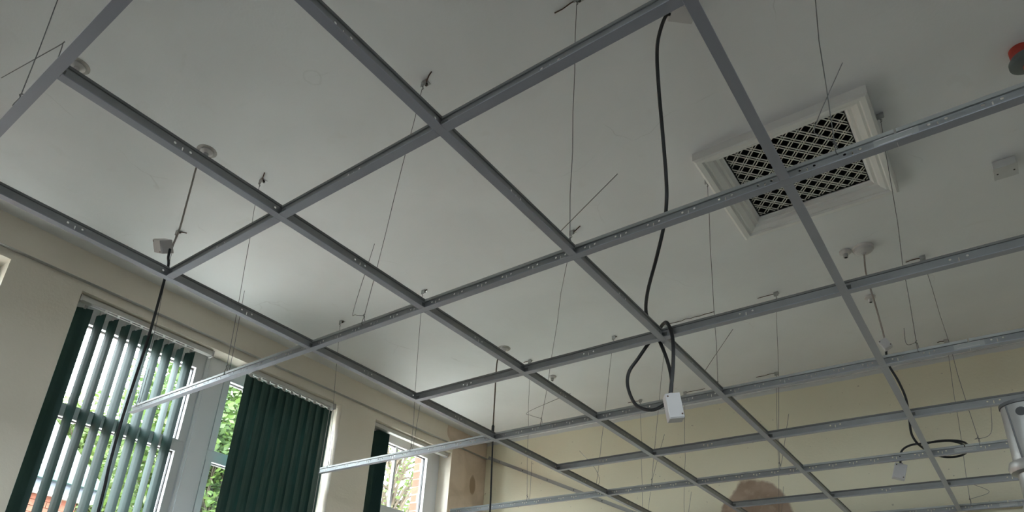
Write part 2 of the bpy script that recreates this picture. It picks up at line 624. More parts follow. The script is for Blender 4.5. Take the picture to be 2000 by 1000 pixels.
b = MB()
for i in range(12):
    ya = y0 + (y1 - y0) * i / 12
    yb = y0 + (y1 - y0) * (i + 1) / 12
    b.hexa([(XW, ya, zt(ya) - 0.017), (XW + 0.0015, ya, zt(ya) - 0.017), (XW + 0.0015, yb, zt(yb) - 0.017), (XW, yb, zt(yb) - 0.017)],
           [(XW, ya, zt(ya) + 0.019), (XW + 0.0015, ya, zt(ya) + 0.019), (XW + 0.0015, yb, zt(yb) + 0.019), (XW, yb, zt(yb) + 0.019)])
part('wall_leg', b, 'angle', ta)
b = MB()
b.hexa([(XW, y0, zt(y0) - 0.0185), (XW + 0.032, y0, zt(y0) - 0.0185), (XW + 0.032, y1, zt(y1) - 0.0185), (XW, y1, zt(y1) - 0.0185)],
       [(XW, y0, zt(y0) - 0.017), (XW + 0.032, y0, zt(y0) - 0.017), (XW + 0.032, y1, zt(y1) - 0.017), (XW, y1, zt(y1) - 0.017)])
part('face_leg', b, 'angle', ta)
for y in SCREWS:
    part('screw', MB().lathe([(0.0045, 0), (0.0045, 0.003)], (0, 0, 0), 8), 'screw', ta)
    o = ta.children[-1]
    o.rotation_euler = (0, math.radians(90), 0)
    for v in o.data.vertices:
        v.co += ta.location                             # undo the world shift: mesh is local to the screw
    o.location = (0.001, y, zt(y) - ta.location.z + 0.003)

tb = tag(empty('trim_2', (0, YE, Z(0))), 'dark raked perimeter angle sloping down the cream end wall', 'trim', kind='structure')
R0, R1 = Vector((XW + 0.02, YE, Z(0.905))), Vector((0.0, YE, Z(0.0)))
d = (R1 - R0).normalized()
u = Vector((d.z, 0, -d.x))                               # up the wall, square to the rake
if u.z < 0:
    u = -u
b = MB().hexa([R0, R1, R1 + Vector((0, -.0015, 0)), R0 + Vector((0, -.0015, 0))],
              [R0 + u * 0.030, R1 + u * 0.030, R1 + u * 0.030 + Vector((0, -.0015, 0)), R0 + u * 0.030 + Vector((0, -.0015, 0))])
part('wall_leg', b, 'angle', tb)
b = MB().hexa([R0, R1, R1 + Vector((0, -.030, 0)), R0 + Vector((0, -.030, 0))],
              [R0 - u * 0.0015, R1 - u * 0.0015, R1 - u * 0.0015 + Vector((0, -.030, 0)), R0 - u * 0.0015 + Vector((0, -.030, 0))])
part('face_leg', b, 'angle', tb)
for k in range(7):
    c = R0 + (R1 - R0) * (0.07 + 0.14 * k) + u * 0.014
    part('screw', MB().tube([c + Vector((0, -.004, 0)), c], 0.0045, 8), 'screw', tb)

# ------------------------------------------------------------------ windows
FX0, FX1 = XW - 0.215, XW - 0.15                         # frame depth
TR0, TR1 = Z(0.11), Z(0.18)


def window(name, label, ya, yb, gl, gr, glass_top, bars=()):
    w = tag(empty(name, (FX0, ya, OPEN_SILL)), label, 'window', kind='structure')
    zb, zt_ = OPEN_SILL, OPEN_TOP
    b = MB()
    b.box(FX0, FX1, ya, gl - 0.045, zb, zt_)
    b.box(FX0, FX1, gr + 0.045, yb, zb, zt_)
    b.box(FX0, FX1, gl - 0.045, gr + 0.045, glass_top + 0.045, zt_)
    b.box(FX0, FX1, gl - 0.045, gr + 0.045, zb, zb + 0.06)
    part('frame', b, 'upvc', w)
    part('transom', MB().box(FX0, FX1 + 0.004, gl - 0.045, gr + 0.045, TR0, TR1), 'upvc', w)
    for z0, z1 in ((zb + 0.06, TR0), (TR1, glass_top + 0.045)):
        q = 0.045
        s = MB()
        x0, x1 = FX0 + 0.004, FX1 + 0.012
        s.box(x0, x1, gl - q, gl, z0, z1)
        s.box(x0, x1, gr, gr + q, z0, z1)
        s.box(x0, x1, gl, gr, z0, z0 + (0.004 if z0 > TR0 else q))
        s.box(x0, x1, gl, gr, z1 - (0.004 if z1 < TR1 else q), z1)
        sash = part('sash', s, 'upvc', w)
        gk = MB()
        e = 0.005
        zz0 = z0 + (0.004 if z0 > TR0 else q)
        zz1 = z1 - (0.004 if z1 < TR1 else q)
        xg = (FX0 + FX1) / 2
        gk.box(xg - .008, xg + .012, gl, gl + e, zz0, zz1)
        gk.box(xg - .008, xg + .012, gr - e, gr, zz0, zz1)
        gk.box(xg - .008, xg + .012, gl, gr, zz1 - e, zz1)
        gk.box(xg - .008, xg + .012, gl, gr, zz0, zz0 + e)
        part('gasket', gk, 'gasket', sash)
        part('pane', MB().box(xg - .002, xg + .002, gl + .001, gr - .001, zz0 + .001, zz1 - .001), 'glass', w)
        for y in bars:
            part('glazing_bar', MB().box(xg - .012, xg + .016, y - .012, y + .012, zz0, zz1), 'upvc', w)
    return w


window('window_1', 'white plastic window behind the open green slats', 0.995, 1.905, 1.085, 1.845, Z(0.70))
window('window_2', 'white plastic window mostly covered by the closed green blind', 2.055, 3.01, 2.11, 2.93, Z(0.70))
window('window_3', 'white plastic window nearest the end wall, blind drawn aside', 3.376, 4.36, 3.47, 4.185, Z(0.735), bars=(3.815,))
window('window_4', 'white plastic window at the far left edge of the picture', -0.45, 0.615, -0.35, 0.52, Z(0.70))
w5 = tag(empty('added_window_front', (FW_O[0], YF - 0.06, FW_O[2])), 'unseen window added behind the viewer to brighten the end wall', 'window', kind='structure')
b = MB()
for xa, xb, za, zb in ((FW_O[0], FW_O[1], FW_O[2], FW_O[2] + .06), (FW_O[0], FW_O[1], FW_O[3] - .06, FW_O[3]), (FW_O[0], FW_O[0] + .06, FW_O[2], FW_O[3]), (FW_O[1] - .06, FW_O[1], FW_O[2], FW_O[3])):
    b.box(xa, xb, YF - .09, YF - .03, za, zb)
part('frame', b, 'upvc', w5)
part('pane', MB().box(FW_O[0] + .06, FW_O[1] - .06, YF - .062, YF - .058, FW_O[2] + .06, FW_O[3] - .06), 'glass', w5)
w6 = tag(empty('added_window_right', (XR + 0.06, RW_O[0], RW_O[2])), 'unseen window added opposite the blinds to brighten the window wall', 'window', kind='structure')
b = MB()
for ya, yb, za, zb in ((RW_O[0], RW_O[1], RW_O[2], RW_O[2] + .06), (RW_O[0], RW_O[1], RW_O[3] - .06, RW_O[3]), (RW_O[0], RW_O[0] + .06, RW_O[2], RW_O[3]), (RW_O[1] - .06, RW_O[1], RW_O[2], RW_O[3])):
    b.box(XR + .03, XR + .09, ya, yb, za, zb)
part('frame', b, 'upvc', w6)
part('pane', MB().box(XR + .058, XR + .062, RW_O[0] + .06, RW_O[1] - .06, RW_O[2] + .06, RW_O[3] - .06), 'glass', w6)
tp = tag(empty('trim_3', (FX0, 1.98, OPEN_SILL)), 'wide white boxed post between the two blinds', 'trim', kind='structure')
part('post', MB().box(FX0 - 0.02, FX1 + 0.018, 1.905, 2.055, OPEN_SILL, OPEN_TOP), 'upvc', tp)
part('cover_strip', MB().box(FX1 + 0.018, FX1 + 0.024, 1.925, 2.035, OPEN_SILL, OPEN_TOP - 0.01), 'upvc', tp)

# ------------------------------------------------------------------ vertical blinds
SL_TOP, SL_BOT = Z(0.762), 1.02


def slat_mesh(n=3):
    w, t = 0.089, 0.0007
    b = MB()
    for i in range(n):
        for sgn in (0,):
            x0, x1 = w * i / n, w * (i + 1) / n
            c0 = 0.004 * math.sin(math.pi * i / n)
            c1 = 0.004 * math.sin(math.pi * (i + 1) / n)
            b.hexa([(x0, c0, SL_BOT), (x1, c1, SL_BOT), (x1, c1 + t, SL_BOT), (x0, c0 + t, SL_BOT)],
                   [(x0, c0, SL_TOP), (x1, c1, SL_TOP), (x1, c1 + t, SL_TOP), (x0, c0 + t, SL_TOP)])
    return b.mesh('slat', 'slat', False)


SLAT = slat_mesh()


def blind(label, ya, yb, slats, cord=None):
    r = tag(empty('vertical_blind', (XW - 0.06, ya, Z(0.77))), label, 'blind', 'green vertical blinds on the windows')
    part('headrail', MB().box(XW - 0.075, XW - 0.030, ya, yb, Z(0.780), Z(0.812)), 'rail', r)
    part('end_cap', MB().box(XW - 0.078, XW - 0.027, ya - 0.012, ya, Z(0.772), Z(0.815)), 'plastic', r)
    part('end_cap', MB().box(XW - 0.078, XW - 0.027, yb, yb + 0.012, Z(0.772), Z(0.815)), 'plastic', r)
    prev = None
    for x, y, dx, dy in slats:
        o = link('slat', SLAT, r, (x - r.location.x, y - r.location.y, -r.location.z))
        o.rotation_euler = (0, 0, math.atan2(dy, dx))
        cx, cy = x + dx * 0.5, y + dy * 0.5
        k = part('carrier', MB().box(cx - 0.006, cx + 0.006, cy - 0.010, cy + 0.010, Z(0.757), Z(0.781)), 'plastic', r)
        if prev is not None and abs(cy - prev) > 0.04:
            part('spacer_link', MB().box(XW - 0.036, XW - 0.030, prev + 0.008, cy - 0.008, Z(0.766), Z(0.7735)), 'plastic', r)
        prev = cy
    if cord:
        part('cord', MB().tube([(XW - 0.028, cord, Z(0.78)), (XW - 0.028, cord + 0.004, 1.3)], 0.0022, 6), 'plastic', r)
    return r


s1 = [(-2.117, 1.107, -0.044, -0.076)]
for k, y in enumerate([1.175, 1.251, 1.327, 1.399, 1.470, 1.545, 1.618, 1.686, 1.765]):
    j = [0, 0, .004, -.002, .003, 0, -.003, .018, -.004][k]
    s1.append((-2.094, y, -0.0865, -0.021 + j))
blind('green vertical blind with open slats, in the left bay of the wide window', 1.02, 1.875, s1, None)
s2 = []
for k in range(11):
    s2.append((-2.098 - 0.004 * (k % 2), 2.165 + 0.0715 * k, -0.016 - 0.002 * math.sin(k * 2.1), 0.0870))
blind('closed dark green vertical blind in the right bay of the wide window', 2.145, 2.96, s2, 2.915)
s3 = [(-2.088, 3.470 + 0.0115 * k, -0.084, -0.018) for k in range(11)] + [(-2.105, 3.600, -0.030, 0.083)]
s3 = s3[:11] + [(-2.095, 3.595, -0.086, 0.020)]
blind('dark green vertical blind bunched to the left of the last window', 3.40, 4.33, s3, None)

s4 = [(-2.098 - 0.004 * (k % 2), -0.42 + 0.0715 * k, -0.020, 0.0865) for k in range(10)]  # unseen blind added to hold back light from the left window
blind('unseen green vertical blind added left of the open one to cut daylight', -0.43, 0.50, s4, None)

# ------------------------------------------------------------------ ceiling grid
TH, FW = 0.041, 0.024


def sets_web(L, xs, dot, z0=0.0015, z1=0.029, t=0.0005):
    """a thin steel web with punched dots and slots at xs"""
    quads = []

    def q(xa, xb, za, zb):
        if xb - xa > 1e-6 and zb - za > 1e-6:
            quads.append([(xa, za), (xb, za), (xb, zb), (xa, zb)])
    cur = 0.001
    hz, hr = 0.0215, 0.0037
    s0, s1 = 0.0095, 0.0225
    for xc in xs:
        c0 = xc - dot - 0.005
        q(cur, c0, z0, z1)
        for sg in (-1, 1):
            a, bb = xc + sg * dot - 0.005, xc + sg * dot + 0.005
            q(a, bb, z0, hz - 0.005)
            q(a, bb, hz + 0.005, z1)
            oc = [(xc + sg * dot + hr * math.cos(math.pi * (k + .5) / 4), hz + hr * math.sin(math.pi * (k + .5) / 4)) for k in range(8)]
            sq = []
            for k in range(8):
                ang = math.pi * (k + .5) / 4
                cx, cy = math.cos(ang), math.sin(ang)
                mxx = max(abs(cx), abs(cy))
                sq.append((xc + sg * dot + 0.005 * cx / mxx, hz + 0.005 * cy / mxx))
            for k in range(8):
                quads.append([oc[k], sq[k], sq[(k + 1) % 8], oc[(k + 1) % 8]])
            for cxs in (-1, 1):
                for czs in (-1, 1):
                    k0 = (xc + sg * dot + cxs * 0.005, hz + czs * 0.005)
                    a1 = (xc + sg * dot + cxs * 0.005, hz + czs * 0.005 * math.tan(math.pi / 8))
                    a2 = (xc + sg * dot + cxs * 0.005 * math.tan(math.pi / 8), hz + czs * 0.005)
                    quads.append([k0, a1, a2])
        q(xc - dot + 0.005, xc - 0.0016, z0, z1)
        q(xc + 0.0016, xc + dot - 0.005, z0, z1)
        q(xc - 0.0016, xc + 0.0016, z0, s0)
        q(xc - 0.0016, xc + 0.0016, s1, z1)
        cur = xc + dot + 0.005
    q(cur, L - 0.001, z0, z1)
    b = MB()
    for pl in quads:
        for y in (-t, t):
            b.add([(x, y, z) for x, z in pl], [tuple(range(len(pl)))])
    me = bpy.data.meshes.new('web')
    me.from_pydata(b.v, [], b.f)
    me.materials.append(M['web'])
    return me


def tee_meshes(L, xs, dot, trim, wide=True):
    fl = MB()
    h = FW / 2
    fl.box(trim, L - trim, -h, h, 0, 0.0012)
    fl.box(trim, L - trim, -h, -h + 0.0012, 0.0012, 0.0026)      # hemmed edges
    fl.box(trim, L - trim, h - 0.0012, h, 0.0012, 0.0026)
    bl = MB()
    zb_ = 0.0285 if wide else 0.0320
    w = 0.0044 if wide else 0.0030
    pr = [(-w * .5, zb_), (w * .5, zb_), (w, zb_ + 0.0012), (w, 0.0395), (w * .7, TH), (-w * .7, TH), (-w, 0.0395), (-w, zb_ + 0.0012)]
    bl.add([(0.002, y, z) for y, z in pr] + [(L - 0.002, y, z) for y, z in pr],
           [tuple(range(8)), tuple(range(15, 7, -1))] + [(k, (k + 1) % 8, 8 + (k + 1) % 8, 8 + k) for k in range(8)])
    return fl.mesh('flange', 'flange'), sets_web(L, xs, dot, z1=0.029 if wide else 0.0325), bl.mesh('bulb', 'bulb' if wide else 'bulb_shaded')


def tee(name, meshes, loc, rz, label, group, extra=()):
    r = tag(empty(name, loc, rz), label, 'ceiling tee', group)
    for n, me in zip(('flange', 'web', 'bulb'), meshes):
        link(n, me, r)
    for n, me, lo in extra:
        link(n, me, r, lo)
    return r


XT = {0: -1.43, 2: -1.432, 4: -1.396, 6: -1.335, 8: -1.34}
XS = {0: 2.05, 2: 2.04, 4: 2.07, 6: 1.945, 8: 2.05}
splice = MB()
splice.box(-0.045, 0.045, -0.0028, -0.0020, 0.006, 0.0275)
splice.box(-0.045, 0.045, 0.0020, 0.0028, 0.006, 0.0275)
SPL = splice.mesh('splice_plate', 'bulb')
sb = MB()
for za, xa, xb in ((0.0245, -0.040, -0.012), (0.0245, 0.004, 0.034), (0.010, -0.036, 0.030)):
    sb.box(xa, xb, -0.0032, -0.0027, za, za + 0.002)
SPS = sb.mesh('splice_tab', 'plastic')
NAMES = {0: ('main tee crossing the top left corner of the picture', 'main tee continuing out of frame beyond the top edge'),
         2: ('main tee crossing the lattice vent, free end before the open slats', 'right-hand continuation of the main tee that crosses the lattice vent'),
         4: ('main tee whose bright free end points at the closed blind', 'right-hand continuation of the main tee by the ceiling edge of the end wall'),
         6: ('main tee under the black cable coil, free end before bare plaster', 'right-hand continuation of the main tee carrying the cable coil'),
         8: ('main tee lying closest to the cream end wall', 'right-hand continuation of the main tee closest to the end wall')}
GM = 'main tees of the ceiling grid'
for k in (0, 2, 4, 6, 8):
    y = 0.6 * k
    x0, x1 = XT[k], XS[k]
    L = x1 - x0
    off = (-x0) % 0.1
    xs = [v for v in [off + 0.05 + 0.1 * i for i in range(60)] if 0.02 < v - 0.02 and v + 0.03 < L]
    if off + 0.05 > 0.1:
        xs = [off - 0.05] + xs if off - 0.05 > 0.03 else xs
    tee('main_tee', tee_meshes(L, xs, 0.0165, 0.0), (x0, y, Z(0)), 0, NAMES[k][0], GM,
        [('splice_plate', SPL, (L, 0, 0)), ('splice_tab', SPS, (L, 0, 0))])
    L2 = 2.75
    if k == 0:
        continue
    xs2 = [0.08 + 0.1 * i for i in range(int((L2 - 0.1) / 0.1))]
    tee('main_tee', tee_meshes(L2, xs2, 0.0165, 0.0), (x1 + 0.001, y, Z(0)), 0, NAMES[k][1], GM)

LONG = tee_meshes(1.2, [0.3, 0.6, 0.9], 0.021, 0.0125, False)
SHORT = tee_meshes(0.6, [0.3], 0.021, 0.0125, False)
cl = MB()
cl.box(-0.010, 0.016, -0.0012, 0.0012, 0.010, 0.024)
CLIP_A = cl.mesh('end_clip', 'clip')
ORD = ['first', 'second', 'third', 'fourth', 'fifth']
BAY = ['the bay nearest the camera', 'the second bay from the camera', 'the third bay from the camera', 'the bay nearest the end wall']
for j in range(4):
    for bidx in range(4):
        if bidx == 3 and j == 0:
            pass
        tee('cross_tee', LONG, (0.6 * j, 1.2 * bidx, Z(0)), math.radians(90),
            'long cross tee, %s from the windows, in %s' % (ORD[j], BAY[bidx]), 'long cross tees of the ceiling grid',
            [('end_clip', CLIP_A, (0.004, 0, 0)), ('end_clip', CLIP_A, (1.196, 0, 0))])
for bidx in range(4):
    y = 0.6 + 1.2 * bidx
    for j in range(4):
        if (bidx == 0 and j == 3) or (bidx == 3 and j == 0):
            continue
        lab = 'short cross tee between the %s and %s long tees, %s' % (ORD[j], ORD[j + 1], BAY[bidx])
        if j == 3:
            lab = 'short cross tee right of the fourth long tee, in %s' % BAY[bidx]
        tee('cross_tee', SHORT, (0.6 * j, y, Z(0)), 0, lab, 'short cross tees of the ceiling grid',
            [('end_clip', CLIP_A, (0.004, 0, 0)), ('end_clip', CLIP_A, (0.596, 0, 0))])

# ------------------------------------------------------------------ hangers: bracket, wire and pigtail
HANG = [
    (2, (1.213, 1.175), 1.182, [[1.13, 0.107], [1.142, 0.114], [1.341, 0.246]], (-.10, .0), 'from the top edge, ending in a long diagonal tail'),
    (2, (0.506, 1.149), 0.287, [[0.231, 0.091], [0.216, 0.122], [0.277, 0.398]], (.06, -.03), 'with a hooked upright tail, left of centre'),
    (2, (-0.586, 1.146), -0.604, [[-0.582, 0.06], [-0.616, 0.469]], (.06, -.03), 'with straight tail above the gap between the blinds'),
    (4, (1.234, 2.321), 1.181, [[1.131, 0.128], [1.137, 0.149], [1.263, 0.305]], (.0, .0), 'fixed at the left corner of the lattice vent'),
    (2, (1.95, 1.17), 1.917, [[1.885, 0.11], [1.884, 0.146], [1.965, 0.302]], (.0, .0), 'passing in front of the lattice vent'),
    (4, (1.96, 2.321), 1.917, [[1.886, 0.071], [1.888, 0.137]], (.0, .0), 'fixed at the right edge of the lattice vent'),
    (6, (1.95, 3.504), 2.006, [[1.994, 0.063], [2.059, 0.081], [2.084, 0.211]], (-.08, .0), 'ending right of the black cable coil'),
    (6, (1.2, 3.476), 1.08, [[1.09, 0.071], [1.158, 0.349]], (-.11, .0), 'ending just above the round plaster patch'),
    (4, (-0.602, 2.354), -0.607, [[-0.595, 0.064], [-0.573, 0.361]], (.03, -.01), 'hanging in front of the last window'),
    (4, (-1.366, 2.351), -1.324, [[-1.31, 0.056], [-1.334, 0.283]], (.02, .0), 'hanging to the bright tee end over the closed blind'),
    (4, (0.493, 2.324), 0.284, [[0.217, 0.099], [0.203, 0.123], [0.448, 0.172]], (.06, -.02), 'with a wide looping tail, near the picture centre'),
    (6, (-0.585, 3.505), -0.63, [[-0.61, 0.059], [-0.605, 0.319]], (-.06, .0), 'hanging before the raked angle on the end wall'),
    (6, (0.122, 3.485), -0.083, [[-0.057, 0.109], [-0.099, 0.205], [-0.214, 0.336]], (.02, .0), 'with a curled thin tail, left of the cable loop'),
    (6, (0.497, 3.505), 0.31, [[0.318, 0.089], [0.404, 0.351]], (.32, -.01), 'fixed just behind the hanging cable loop'),
    (8, (-0.215, 4.577), -0.332, [[-0.304, 0.109], [-0.261, 0.355]], (-.12, .0), 'close to the end wall, under the cable loop'),
    (8, (0.16, 4.6), 0.015, [[0.038, 0.099], [0.083, 0.316]], (.16, .0), 'close to the end wall, right of the white connector box'),
    (8, (0.871, 4.578), 0.721, [[0.74, 0.093], [0.773, 0.277]], (-.15, .0), 'close to the end wall, over the plaster patch'),
    (8, (1.934, 4.604), 1.864, [[1.971, 0.104], [1.88, 0.17]], (-.05, .0), 'close to the end wall, right of the cable coil'),
    (0, (0.39, -0.03), 0.365, [[0.565, 0.045], [0.545, 0.128], [0.50, 0.150], [-0.05, 0.387]], (.0, .0), 'with a crossing tail in the top left corner'),
    (2, (-1.367, 1.147), -1.385, [[-1.371, 0.055], [-1.376, 0.238]], (.03, .03), 'beside the white connector box over the open slats'),
]
for k, (cx, cy), bx, tail, st, words in HANG:
    y = 0.6 * k
    r = tag(empty('wire_hanger', (cx, cy, Z(HC))), 'thin steel wire hanger %s' % words, 'wire hanger', 'wire hangers between ceiling and grid')
    br = MB()
    br.box(cx - 0.013, cx + 0.013, cy - 0.010, cy + 0.018, ZC - 0.002, ZC)
    br.box(cx - 0.013, cx + 0.013, cy - 0.012, cy - 0.010, ZC - 0.030, ZC)
    bk = part('bracket', br, 'bracket', r)
    part('bolt', MB().lathe([(0.006, -0.010), (0.006, -0.002)], (cx, cy + 0.006, ZC), 8), 'screw', bk)
    if st != (.0, .0):
        n = max(3, int(math.hypot(*st) / 0.03))
        rnd = random.Random(int(cx * 1000) + k)
        pts = [(cx + st[0] * i / n, cy + st[1] * i / n + rnd.uniform(-.004, .004), ZC - 0.004 - rnd.uniform(0, .003)) for i in range(n + 1)]
        part('old_strand', MB().tube(pts, 0.0028 if math.hypot(*st) < 0.1 else 0.0022, 5), 'rust', r)
    tie = Vector((bx, y, Z(0.062)))
    top = Vector((cx, cy - 0.011, ZC - 0.022))
    lp = Vector((bx, y, Z(0.030)))
    rnd = random.Random(int(bx * 1000) + 7 * k)
    pts = []
    for i in range(7):
        t = i / 6
        p = top.lerp(tie, t)
        if 0 < i < 6:
            p += Vector((rnd.uniform(-.004, .004), rnd.uniform(-.004, .004), 0))
        pts.append(p)
    part('strand', MB().tube(pts, 0.0013, 5), 'wire', r)
    tw = [top + Vector((0.004 * math.cos(a), 0.004 * math.sin(a), -0.004 * a / 1.5)) for a in [0, 1.5, 3, 4.5, 6, 7.5, 9]]
    part('twist', MB().tube(tw, 0.0014, 5), 'wire', r)
    hk = [tie, lp + Vector((0, -.006, .004)), lp + Vector((0.003, 0, -.002)), lp + Vector((0.004, .006, .004)), tie + Vector((0.003, 0, 0.004))]
    wr = [tie + Vector((0.003 * math.cos(a), 0.003 * math.sin(a), 0.003 * a / 1.5)) for a in [0, 1.5, 3, 4.5, 6, 7.5]]
    part('hook', MB().tube(spline(hk, 4), 0.0013, 5).tube(wr, 0.0014, 5), 'wire', r)
    tp_ = [tie + Vector((0.002, 0, 0.006))] + [Vector((a, y + 0.004, Z(c))) for a, c in tail]
    if k == 0:                                          # this pigtail starts on the far side of the tee
        tp_ = tp_[1:]
    part('tail', MB().tube(spline(tp_, 5), 0.0012, 5), 'wire', r)

# ------------------------------------------------------------------ lattice vent
VC = Vector(((VX0 + VX1) / 2, (VY0 + VY1) / 2, ZC))
v = tag(empty('ceiling_vent', (1.592, 2.472, ZC)), 'square white ceiling vent with moulded frame and diamond lattice', 'vent')
O0, O1, P0, P1 = 1.238, 1.945, 2.122, 2.822              # outer edges
prof = [(0.0, 0.0), (0.0, -0.040), (0.010, -0.046), (0.030, -0.044), (0.036, -0.034), (0.046, -0.036), (0.066, -0.026), (0.074, -0.014), (0.086, -0.014), (0.100, 0.006)]
corn = [(O0, P0), (O1, P0), (O1, P1), (O0, P1)]
inn = [(VX0, VY0), (VX1, VY0), (VX1, VY1), (VX0, VY1)]
for k in range(4):
    mb = MB()
    vs = []
    for e in (k, (k + 1) % 4):
        for dd, dz in prof:
            f = dd / 0.100
            vs.append((corn[e][0] + (inn[e][0] - corn[e][0]) * f, corn[e][1] + (inn[e][1] - corn[e][1]) * f, ZC + dz))
    n = len(prof)
    mb.add(vs, [(i, i + 1, n + i + 1, n + i) for i in range(n - 1)] + [tuple(range(n)), tuple(range(2 * n - 1, n - 1, -1)), (0, n, 2 * n - 1, n - 1)])
    part('frame_moulding', mb, 'gloss', v)
# duct above
d = MB()
e = 0.004
X0, X1, Y0, Y1 = VX0, VX1, VY0, VY1
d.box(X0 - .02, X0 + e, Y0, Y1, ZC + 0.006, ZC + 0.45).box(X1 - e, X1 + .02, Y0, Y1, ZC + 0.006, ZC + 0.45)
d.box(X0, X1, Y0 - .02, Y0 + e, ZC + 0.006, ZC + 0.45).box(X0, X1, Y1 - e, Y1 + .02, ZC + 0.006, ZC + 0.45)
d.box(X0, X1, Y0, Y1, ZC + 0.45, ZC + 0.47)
part('duct', d, 'duct', v)
PXL, PYL = 0.0645, 0.0735


def clip_line(a, dv):
    """part of the line inside the vent opening"""
    t0, t1 = -1e9, 1e9
    for i, (lo, hi) in enumerate(((X0 + .002, X1 - .002), (Y0 + .002, Y1 - .002))):
        ta_, tb_ = (lo - a[i]) / dv[i], (hi - a[i]) / dv[i]
        t0, t1 = max(t0, min(ta_, tb_)), min(t1, max(ta_, tb_))
    return (t0, t1) if t1 - t0 > 0.01 else None


for sg in (-1, 1):
    dv = Vector((PXL, sg * PYL)).normalized()
    zz = ZC + (0.010 if sg > 0 else 0.0135)
    for k in range(-18, 19):
        for off in (-0.0075, 0.0075):
            a = Vector((VC.x + k * PXL + off * PXL / 0.06, VC.y))
            t = clip_line(a, dv)
            if t:
                p0, p1 = a + dv * t[0], a + dv * t[1]
                part('lattice_bar', MB().bar((p0.x, p0.y, zz), (p1.x, p1.y, zz), 0.0041, 0.0035), 'lattice', v)

# ------------------------------------------------------------------ small ceiling fittings
def lampholder(x, y, label, ring=True):
    r = tag(empty('lampholder', (x, y, ZC)), label, 'lampholder', 'old lampholders left on the ceiling')
    if ring:
        part('glue_ring', MB().lathe([(0.046, 0.0), (0.046, -0.0012), (0.036, -0.002)], (x, y, ZC), 24), 'smudge', r)
    part('base', MB().lathe([(0.030, 0.0), (0.030, -0.008), (0.022, -0.013), (0.014, -0.016)], (x, y, ZC), 20), 'oldplastic', r, True)
    sk = part('socket', MB().lathe([(0.012, -0.014), (0.012, -0.034), (0.0095, -0.037), (0.0075, -0.030)], (x, y, ZC), 16), 'plastic', r, True)
    part('socket_hole', MB().lathe([(0.0078, -0.0371), (0.0078, -0.0375)], (x, y, ZC), 12), 'slot', sk)
    return r


lampholder(-0.64, 0.28, 'old lampholder with glue ring, in the top left corner')
lampholder(-0.64, 0.87, 'old lampholder with grey flex, above the connector box on the left')
lampholder(-0.64, 3.25, 'old lampholder with brown flex, near the end wall')
lampholder(-0.60, 3.83, 'old lampholder without flex, right of the brown flex', False)
lampholder(1.625, 3.25, 'old lampholder beside the large white ceiling rose', False)
lampholder(1.64, 3.80, 'old lampholder behind the flex of the ceiling rose', False)

r = tag(empty('ceiling_rose', (1.71, 3.26, ZC)), 'large round white ceiling rose holding a thin flex', 'ceiling rose')
part('base', MB().lathe([(0.052, 0.0), (0.052, -0.010), (0.050, -0.014)], (1.71, 3.26, ZC), 28), 'oldplastic', r, True)
part('cover', MB().lathe([(0.047, -0.013), (0.044, -0.022), (0.030, -0.030), (0.012, -0.034), (0.008, -0.042)], (1.71, 3.26, ZC), 28), 'plastic', r, True)

# square conduit box at the right
cb = (2.342, 2.915)
r = tag(empty('conduit_box', (cb[0], cb[1], ZC)), 'square surface box with two screws at the right of the ceiling', 'conduit box')
o = link('box', bevel_box_mesh('box', 0.084, 0.084, 0.040, 0.004, 'dull'), r, (0, 0, -0.020))
o = link('lid', bevel_box_mesh('lid', 0.088, 0.088, 0.004, 0.0015, 'dull'), r, (0, 0, -0.041))
for sx in (-1, 1):
    part('screw', MB().lathe([(0.004, 0), (0.004, -0.002)], (cb[0] + sx * 0.030, cb[1], ZC - 0.042), 8), 'screw', r)

# unidentified red and grey object built as a ceiling fitting, right edge
rx, ry = 2.440, 2.262
r = tag(empty('round_fitting', (rx, ry, ZC)), 'red and dark grey round fitting at the right edge of the ceiling', 'ceiling fitting')
part('base', MB().lathe([(0.034, 0.0), (0.034, -0.028), (0.028, -0.036), (0.018, -0.040)], (rx - 0.012, ry - 0.006, ZC), 24), 'red', r, True)
part('disc', MB().lathe([(0.020, -0.038), (0.050, -0.044), (0.056, -0.054), (0.056, -0.066), (0.048, -0.070), (0.0, -0.070)], (rx, ry, ZC), 32), 'greycap', r, True)
part('stem', MB().lathe([(0.022, -0.070), (0.022, -0.088), (0.014, -0.092)], (rx + 0.006, ry + 0.012, ZC), 16), 'red', r, True)
part('lever', MB().tube(spline([(rx + .010, ry + .010, ZC - .086), (rx + .022, ry + .03, ZC - .10), (rx + .040, ry + .036, ZC - .125)], 4), 0.007, 8), 'red', r, True)


# ------------------------------------------------------------------ connector boxes, flexes and cables
def conn_box(label, c, dims, rot, gland_dirs, material='plastic'):
    r = tag(empty('connector_box', c), label, 'connector box', 'white connector boxes on the cables')
    r.rotation_euler = rot
    link('body', bevel_box_mesh('body', dims[0], dims[1], dims[2], 0.003, material), r)
    ld_ = link('lid', bevel_box_mesh('lid', dims[0] * 0.94, 0.004, dims[2] * 0.94, 0.0012, material), r, (0, -dims[1] / 2 - 0.0015, 0))
    for sx, sz in ((-1, 1), (1, -1)):
        s = link('screw', MB().lathe([(0.003, 0), (0.003, 0.002)], n=8).mesh('screw', 'rust'), ld_, (sx * dims[0] * 0.36, -0.0015, sz * dims[2] * 0.36))
        s.rotation_euler = (math.radians(90), 0, 0)
    for g in gland_dirs:
        link('gland', MB().lathe([(0.0085, -0.006), (0.0085, 0.006)], n=10).mesh('gland', material), r, (0, 0, g * dims[2] / 2))
    return r


def cable(name, label, cat, pts, r, material, k=7, group=None, n=8):
    P = spline([(p[0], p[1], Z(p[2])) for p in pts], k)
    mb = MB().tube(P, r, n)
    base = P[0]
    o = link(name, mb.mesh(name, material, True, base), None, base)
    return tag(o, label, cat, group)


